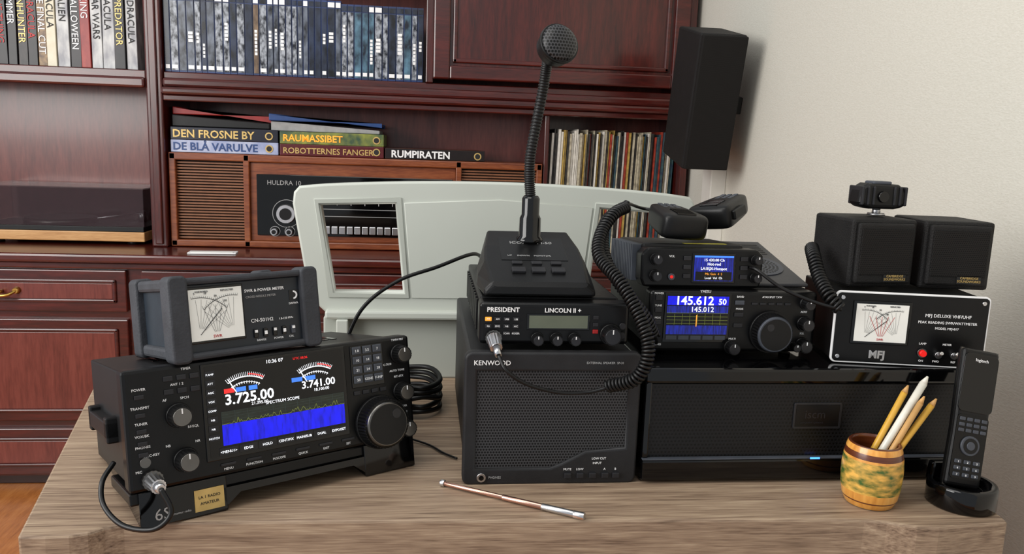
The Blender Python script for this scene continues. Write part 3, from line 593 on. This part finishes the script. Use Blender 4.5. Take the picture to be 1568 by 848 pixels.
cyl('main_dial_skirt',(kx,0,kz),(kx,-.005,kz),.0285,.0285,M_blk,yt,seg=48); cyl('main_dial_grip',(kx,-.005,kz),(kx,-.019,kz),.0265,.025,M_knob,yt,seg=80,flute=.04); cyl('main_dial_rim',(kx,-.019,kz),(kx,-.021,kz),.0245,.0225,M_btng,yt,seg=48); cyl('main_dial_face',(kx,-.021,kz),(kx,-.0215,kz),.021,.021,M_knob,yt,seg=48); cyl('dimple',(kx-.008,-.0215,kz+.01),(kx-.008,-.022,kz+.01),.005,.005,M_knobf,yt)
for u,v,q in ((.495,.08,.009),(.925,.82,.008),(.925,.48,.0095),(.925,.12,.0095),(.87,.10,.006)): knob(yt,X(u),Z(v),q,.015,'small_knob',seg=28)
# inclined speaker unit on the top cover
tsu=root('top_speaker',(.065,.028,h+.0015),0,12); tsu.parent=yt
box('housing',-.05,.05,0,.18,0,.005,M_grey3,tsu,.002); prism('wedge_base',[(.005,-.001),(.175,-.001),(.175,-.036)],'X',-.045,.045,M_blk,tsu)
cyl('speaker_ring',(0,.07,.005),(0,.07,.0065),.040,.040,M_btng,tsu,seg=48)
bmn=bmesh.new()
for rr in range(0,7):
    for k in range(max(1,rr*6)):
        a_=2*math.pi*k/max(1,rr*6); addbox(bmn,rr*.0053*math.cos(a_)-.0013,rr*.0053*math.cos(a_)+.0013,.07+rr*.0053*math.sin(a_)-.0013,.07+rr*.0053*math.sin(a_)+.0013,.0065,.0068)
fin(bmn,'speaker_holes',M_knob,tsu)
boxes('rear_slots',[(-.04,.04,.12+.008*k,.124+.008*k,.005,.0054) for k in range(6)],M_knob,tsu)
# ------------------------------------------------------------ compact mobile radio on top
mb=root('mobile_transceiver',(.370,1.0,.9915),0,-3)
w,h=.168,.052
prism('front_panel',[(-w/2+.004,0),(w/2-.004,0),(w/2,.01),(w/2,h-.008),(w/2-.008,h),(-w/2+.008,h),(-w/2,h-.008),(-w/2,.01)],'Y',0,.03,M_blk2,mb,.003)
box('body',-w/2+.008,w/2-.016,.03,.16,.002,h+.004,M_blk,mb,.004)
boxes('heat_sink_fins',[(-w/2-.004,-w/2+.012,.035+.009*k,.039+.009*k,.004,h+.002) for k in range(14)],M_btng,mb,.0005)
sx0,sx1=-.012,.042
rect('screen_frame',sx0-.003,sx1+.003,.006,.046,0,M_gloss,mb,.0012,.001); rect('screen',sx0,sx1,.009,.043,-.0013,M_snavy,mb,.0003); rect('screen_lower',sx0+.002,sx1-.002,.010,.0215,-.0017,M_scr,mb,.0003); rect('screen_bar',sx0,sx1,.0405,.043,-.0017,M_scy,mb,.0003)
text('15 430.00 Ch',.015,.0355,-.002,.0052,M_sw,mb,'CENTER'); text('Hot-rod',.015,.0300,-.002,.0055,M_sw,mb,'CENTER'); text('LA1KJX-Hotspot',.015,.0240,-.002,.0052,M_sw,mb,'CENTER'); text('Mic Gain  4  5',.015,.0172,-.002,.0042,M_sor,mb,'CENTER'); text('Local  Vol  Ch',.015,.0118,-.002,.0042,M_sw,mb,'CENTER')
for (xx,zz,q) in ((-.065,.037,.0075),(-.065,.015,.0075)): knob(mb,xx,zz,q,.012,'vol_knob',seg=24)
cyl('power_key_ring',(-.043,0,.014),(-.043,-.003,.014),.0045,.0045,M_btng,mb); cyl('power_key',(-.043,-.003,.014),(-.043,-.0035,.014),.0022,.0022,M_red,mb)
for v in (.036,.024,.012):
    for xx in (-.027,.052): box('key',xx,xx+.010,-.003,0,v,v+.006,M_btn,mb,.0008)
text('VOL',-.043,.04,-.0006,.004,M_white,mb,'CENTER')
for zz in (.038,.014): knob(mb,.073,zz,.0065,.012,'dial_knob',seg=24)
box('sticker',-.015,.045,.034,.045,h+.004,h+.0045,mat('yellow_sticker',(190,180,60),.5),mb)
# ------------------------------------------------------------ hand microphones
def handmic(loc,rz,rx,ry,s=1,name='hand_microphone'):
    r_=root(name,loc,rz,rx,ry)
    bm=bmesh.new(); bmesh.ops.create_cube(bm,size=1)
    bmesh.ops.subdivide_edges(bm,edges=bm.edges,cuts=3,use_grid_fill=True)
    for v in bm.verts:
        x,y,z=v.co; k=1-.35*(x+.5)
        r2=(abs(x)**4+abs(y)**4+abs(z)**4)**.25/.5
        v.co=Vector((x*.092,y*.074*k,z*.038*(1-.15*(x+.5))))*s/(r2**.35)
    for f_ in bm.faces: f_.smooth=True
    o=fin(bm,'shell',M_blk,r_,smooth=True); ss=o.modifiers.new('s','SUBSURF'); ss.levels=2; ss.render_levels=2
    for k in range(5): box('grille_slot_%d'%k,(-.036+.006*k)*s,(-.033+.006*k)*s,-.014*s,.014*s,.0165*s,.0192*s,M_gloss,r_,.0003)
    for k in range(4):
        for j in range(3): box('keypad',(.0+.009*k)*s,(.006+.009*k)*s,(-.013+.010*j)*s,(-.006+.010*j)*s,.0145*s,.0172*s,M_btng,r_,.0005)
    box('ptt_bar',-.03*s,.005*s,-.038*s,-.030*s,-.006*s,.008*s,M_knob,r_,.002); cyl('strain_relief',(.042*s,0,0),(.062*s,0,-.002),.006*s,.0035*s,M_knob,r_)
    return r_
handmic((.350,1.075,1.0735),98,3,-9,1.0)
handmic((.440,1.130,1.085),40,-6,-14,1.0)
m3=root('hand_microphone',(.624,1.03,1.0925))
cyl('stud',(0,0,0),(0,0,.012),.006,.005,M_silver,m3); cyl('stud_base',(0,0,0),(0,0,.003),.012,.011,M_silver,m3)
prism('body',[(-.035,.018),(-.032,.012),(-.018,.009),(.018,.009),(.032,.012),(.036,.020),(.034,.035),(.022,.043),(-.022,.044),(-.033,.037)],'Y',-.016,.016,M_blk,m3,.006,seg=3)
boxes('ribs',[(-.033+.008*k,-.0295+.008*k,-.0185,.0185,.014,.040) for k in range(3)]+[(.013+.008*k,.0165+.008*k,-.0185,.0185,.014,.040) for k in range(3)],M_btn,m3,.002)
cyl('lens_button',(-.002,-.016,.026),(-.002,-.0195,.026),.008,.007,M_gloss,m3); box('ptt',-.015,.012,-.012,.012,.042,.047,M_btng,m3,.002)
cb1=root('coiled_cable')
coil('coil',[(.226,.905,.884),(.255,.885,.900),(.268,.885,.932),(.262,.90,.966),(.242,.93,1.007),(.222,.97,1.034),(.229,1.0,1.061),(.249,1.02,1.085),(.272,1.04,1.094)],.0068,.0021,.0047,M_knob,cb1)
cable('lead_front',[(.091,.913,.9195),(.10,.898,.905),(.125,.90,.888),(.165,.905,.876),(.20,.908,.875),(.226,.905,.882)],.0024,M_knob,cb1)
cable('lead_end',[(.272,1.04,1.094),(.280,1.08,1.098),(.298,1.125,1.092),(.325,1.150,1.084),(.341,1.140,1.083)],.0024,M_knob,cb1)
cb2=root('coiled_cable')
coil('coil',[(.262,1.06,1.085),(.240,1.03,1.07),(.232,.99,1.035),(.246,.96,1.003),(.277,.95,.966),(.296,.955,.935)],.0065,.0021,.0047,M_knob,cb2); cable('lead_end',[(.296,.955,.935),(.302,.965,.925),(.308,.986,.918)],.0024,M_knob,cb2)
cb3=root('coiled_cable')
coil('coil',[(.535,1.03,1.045),(.524,1.0,1.035),(.521,.975,1.013),(.522,.947,.992),(.532,.935,.978)],.0075,.0023,.0052,M_knob,cb3); cable('lead',[(.532,.93,.978),(.50,.945,.985),(.465,.965,.999),(.440,.985,1.018),(.435,.998,1.02)],.0024,M_knob,cb3)
# ------------------------------------------------------------ second SWR meter
m2=root('swr_power_meter',(.537,.955,.903),-10.5)
w,h=.194,.095
box('case',.003,w-.003,.003,.15,.001,h-.003,M_blk,m2,.002)
plate('front_edge',rrect(0,w,0,h,.006),[],.0015,.004,M_white,m2,.0005); plate('front_panel',rrect(.0016,w-.0016,.0016,h-.0016,.005),[],-.0008,.001,M_blk2,m2)
for xx in (.008,w-.008):
    for zz in (.008,h-.008): cyl('screw',(xx,-.001,zz),(xx,-.0025,zz),.003,.0025,M_silver,m2,seg=16)
rect('meter_bezel',.022,.096,.026,.084,-.001,M_gloss,m2,.002,.001); crossmeter(m2,.026,.092,.030,.080,-.003,M_redp,.0005)
text('MFJ DELUXE VHF/UHF',.143,.066,-.0016,.0060,M_white,m2,'CENTER'); text('PEAK READING SWR/WATTMETER',.143,.0575,-.0016,.0048,M_white,m2,'CENTER'); text('MODEL MFJ-817',.143,.050,-.0016,.0043,M_white,m2,'CENTER')
text('MFJ',.058,.008,-.0016,.014,M_silver,m2,'CENTER',ext=.0008,bold=.04); minitext(m2,[('LAMP',.115,.029),('METER',.146,.029),('ON',.115,.006),('FWD',.134,.006),('REF',.156,.006),('PEAK',.170,.022)],-.0016,.0038)
cyl('lamp_button_ring',(.115,-.001,.018),(.115,-.004,.018),.006,.006,M_dsilver,m2); cyl('lamp_button',(.115,-.004,.018),(.115,-.008,.018),.0045,.004,M_red,m2)
for xx in (.136,.156): cyl('toggle_nut',(xx,-.001,.016),(xx,-.004,.016),.0045,.0045,M_silver,m2,seg=12); cyl('toggle_lever',(xx,-.004,.016),(xx,-.012,.021),.0016,.0022,M_silver,m2,seg=12)
def dspk(loc,rz):
    s=root('desktop_speaker',loc,rz); w,h=.093,.092
    box('cabinet',-w/2,w/2,.002,.10,0,h,M_vinyl,s,.004); box('grille_frame',-w/2+.006,w/2-.006,-.004,.004,.006,h-.005,M_vinyl,s,.003)
    box('grille_cloth',-w/2+.010,w/2-.010,-.0052,-.0035,.018,h-.012,M_cloth,s,.002)
    rect('badge',.0,.032,.009,.0205,-.0042,M_ink,s,.001); text('CAMBRIDGE\nSOUNDWORKS',.016,.0155,-.0055,.0044,M_gold,s,'CENTER')
    return s
dspk((.610,.978,.9985),2); dspk((.712,.972,.9985),-8)
# ------------------------------------------------------------ desk microphone
dm=root('gooseneck_desk_microphone',(.147,.965,.983))
bm=bmesh.new()
sec=[(0,.070,0,.012),(.004,.072,0,.018),(.06,.077,0,.037),(.10,.075,0,.051),(.15,.068,0,.066),(.158,.065,0,.063)]
rings=[]
for y,hw,z0,z1 in sec:
    rings.append([bm.verts.new(v) for v in ((-hw,y,z0),(hw,y,z0),(hw-.001,y,z1*.45),(hw-.010,y,z1),(-hw+.010,y,z1),(-hw+.001,y,z1*.45))])
bm.faces.new(rings[0]); bm.faces.new(rings[-1][::-1])
for k in range(len(rings)-1):
    for i in range(6): bm.faces.new([rings[k][i],rings[k][(i+1)%6],rings[k+1][(i+1)%6],rings[k+1][i]])
fin(bm,'base',M_blk,dm,.003)
sl=math.atan2(.048,.146)
tp=root('top_plate',(0,.008,.0195),0,math.degrees(sl)); tp.parent=dm
boxes('top_plate_inset',[(-.045,.045,.055,.125,.0,.0012)],M_blk2,tp,.0005)
for k in range(3):
    box('switch_%d'%k,-.034+k*.026,-.016+k*.026,.018,.030,.0,.004,M_btn,tp,.001); box('switch_up_%d'%k,-.032+k*.026,-.018+k*.026,.042,.050,.0,.003,M_btn,tp,.001)
text('ICOM   SM-50',-.03,.0,.0,.010,M_grey,tp,rot=(0,0,0)).location=(-.03,.105,.0014)
text('UP     DOWN    MONITOR',-.034,0,0,.005,M_grey,tp,rot=(0,0,0)).location=(-.036,.066,.0014)
lathe('collar',[(.020,0),(.019,.006),(.0155,.010),(.015,.035),(.0125,.040),(.0125,.062),(.010,.066)],M_gloss,dm,loc=(0,.125,.053))
gp=catmull([(0,.125,.112),(-.003,.125,.14),(-.003,.125,.175),(.004,.127,.22),(.011,.125,.265),(.014,.118,.298),(.0165,.105,.312)],40)
rad=[.0066+(.0011 if (i%4)<2 else 0) for i in range(len(gp))]
sweep('gooseneck',gp,.007,M_knob,dm,14,rad)
hp=Vector((.0165,.105,.312)); hd=Vector((.25,-.85,.30)).normalized()
cyl('head_neck',hp-hd*.012,hp+hd*.006,.0095,.017,M_blk,dm); cyl('head_body',hp+hd*.004,hp+hd*.026,.0235,.0265,M_blk,dm,seg=40,bevel=.003); cyl('head_ring',hp+hd*.022,hp+hd*.028,.0272,.0272,M_knob,dm,seg=40,bevel=.001)
bm=bmesh.new(); bmesh.ops.create_uvsphere(bm,u_segments=32,v_segments=16,radius=.025)
q=hd.to_track_quat('Z','Y').to_matrix()
for v in bm.verts: v.co=hp+hd*.028+q@Vector((v.co.x,v.co.y,v.co.z*.45))
fin(bm,'head_mesh',dotmat('mic_mesh',(62,62,64),(4,4,4),.0042,.38,.4),dm,smooth=True)
# ------------------------------------------------------------ telescopic antenna
ta=root('telescopic_antenna'); A=Vector((.025,.921,.7545)); B=Vector((.187,.824,.7545))
for k,(t0,t1,rr,mm) in enumerate(((0,.03,.0042,M_silver),(.03,.45,.0028,M_rose),(.45,.72,.0034,M_rose),(.72,.93,.0040,M_silver),(.93,1,.0045,M_silver))): cyl('section_%d'%k,A.lerp(B,t0),A.lerp(B,t1),rr,rr,mm,ta,seg=18,bevel=.0004)
# ------------------------------------------------------------ barrel pencil cup
bc=root('barrel_pencil_cup',(.553,.860,.75))
pf=[(.027,0),(.0283,.001),(.0312,.008),(.0322,.010),(.0338,.020),(.0342,.022),(.0352,.036),(.0352,.048),(.0342,.060),(.0337,.063),(.0322,.070),(.0302,.077),(.0293,.078),(.0265,.078),(.0265,.074),(.029,.05),(.025,.006),(.0001,.006)]
Mtan=woodmat('barrel_tan',[(186,118,44),(222,156,70),(236,180,96)],(6,6,1),4,.3,.4); Mdk=woodmat('barrel_dark',[(64,26,12),(90,42,20),(104,54,28)],(1,1,8),4,.3,.4)
Mland=mixmat('barrel_painting',(58,92,38),(230,178,84),60,(1,1,2.2))
mi=[1,0,1,0,2,2,2,2,0,1,0,1,1,1,1,1,1,1]
lathe('barrel',pf,[Mtan,Mdk,Mland],bc,48,mi=mi)
M_pw=mat('pen_white',(222,218,205),.3); M_py=mat('pencil_yellow',(215,165,60),.4); M_pb=mat('pencil_wood',(196,150,90),.5)
for k,(bx,by,tx,ty,tz,rr,mm) in enumerate(((-.018,.0,.058,.006,.150,.0046,M_pw),(-.019,.008,.040,.014,.136,.0040,M_py),(-.012,-.008,.068,.0,.124,.0040,M_py),(-.010,.014,.060,.02,.118,.003,M_blk),(-.008,-.004,.050,-.004,.128,.0036,M_pb))):
    a0=Vector((bx,by,.010)); a1=Vector((tx,ty,tz)); cyl('pencil_%d'%k,a0,a1,rr,rr,mm,bc,seg=6 if mm is M_py else 16); cyl('pencil_tip_%d'%k,a1,a1+(a1-a0).normalized()*.010,rr,rr*.25,M_pb if mm is M_py else mm,bc,seg=12)
# ------------------------------------------------------------ remote + cradle
rc=root('remote_control_in_charging_cradle',(.668,.850,.7505))
lathe('cradle',[(.038,0),(.0395,.002),(.0395,.026),(.038,.029),(.032,.029),(.030,.020),(.0001,.018)],M_gloss,rc,48)
prism('cradle_back',[(-.03,.02),(.03,.02),(.028,.046),(-.028,.046)],'Y',.018,.030,M_gloss,rc,.003)
rm_=root('remote',(-.002,-.004,.022),0,-12,10); rm_.parent=rc
o=[(.0225+.004*abs(t/12-.4),t/12*.172) for t in range(13)]
prof=[(x_,z_) for x_,z_ in o]+[(-x_,z_) for x_,z_ in o[::-1]]
prism('shell',prof,'Y',0,.014,M_blk,rm_,.005,seg=3); prism('edge_trim',[(x_*1.02,z_) for x_,z_ in prof],'Y',.005,.0075,M_dsilver,rm_)
plate('touch_screen',rrect(-.0225,.0225,.094,.166,.006),[],-.0006,.0016,M_gloss,rm_,.0004)
plate('key_field',rrect(-.021,.021,.010,.090,.006),[],-.0004,.001,M_blk2,rm_)
text('logitech',0,.157,-.0016,.0055,M_white,rm_,'CENTER')
cyl('pad_ring',(0,-.0005,.052),(0,-.003,.052),.0125,.012,M_btng,rm_); cyl('pad_ring_in',(0,-.003,.052),(0,-.0034,.052),.0095,.0095,M_blk,rm_); cyl('pad_centre',(0,-.003,.052),(0,-.0044,.052),.0055,.005,M_btng,rm_)
for rr_ in range(3):
    for cc in range(3):
        box('key',-.017+cc*.0125,-.008+cc*.0125,-.0022,0,.013+rr_*.008,.018+rr_*.008,M_btng,rm_,.001); text(str(7-3*rr_+cc),-.0125+cc*.0125,.0142+rr_*.008,-.0024,.0035,M_white,rm_,'CENTER')
for rr_ in range(3):
    for cc in range(4): box('key',-.018+cc*.0098,-.0105+cc*.0098,-.0022,0,.068+rr_*.007,.0725+rr_*.007,M_btng,rm_,.001)
# ------------------------------------------------------------ loose cables on the desk
lc=root('power_cables')
cable('arc_lead',[(-.12,1.14,.86),(-.09,1.15,.925),(-.04,1.16,.965),(.02,1.18,.985),(.075,1.22,1.0),(.10,1.30,.98)],.003,M_knob,lc)
for k in range(5):
    z=.755+.010*k; q=.012*math.sin(k*2.1)
    cable('loop_%d'%k,[(-.07+q,1.25,z),(-.04,1.18+q,z+.004),(.0,1.16,z+.008-q*.3),(.028,1.20+q,z+.003),(.01,1.27,z+.006),(-.05,1.30-q,z)],.0042,M_knob,lc)
cable('thin_lead',[(-.03,1.08,.755),(.01,1.05,.753),(.03,1.02,.753),(.048,1.0,.753)],.0015,M_knob,lc)
# ------------------------------------------------------------ lights
w_=bpy.data.worlds.new('w'); bpy.context.scene.world=w_; w_.use_nodes=True
w_.node_tree.nodes['Background'].inputs[0].default_value=(.90,.95,1,1); w_.node_tree.nodes['Background'].inputs[1].default_value=.56
def area(n,loc,tgt,sx,sy,e,col=(1,1,1)):
    l=bpy.data.lights.new(n,'AREA'); l.shape='RECTANGLE'; l.size=sx; l.size_y=sy; l.energy=e; l.color=col
    o=bpy.data.objects.new(n,l); C.objects.link(o); o.location=loc; o.rotation_euler=(Vector(tgt)-Vector(loc)).to_track_quat('-Z','Y').to_euler(); return o
area('window_light',(-2.3,.2,1.9),(.3,1.6,1.0),1.8,1.6,82,(1,.98,.95))
area('overhead_area_light',(-.4,.6,2.55),(0,1.4,.8),1.2,1.2,15,(1,.96,.90))  # weak warm area light overhead, out of view, with no lamp modelled
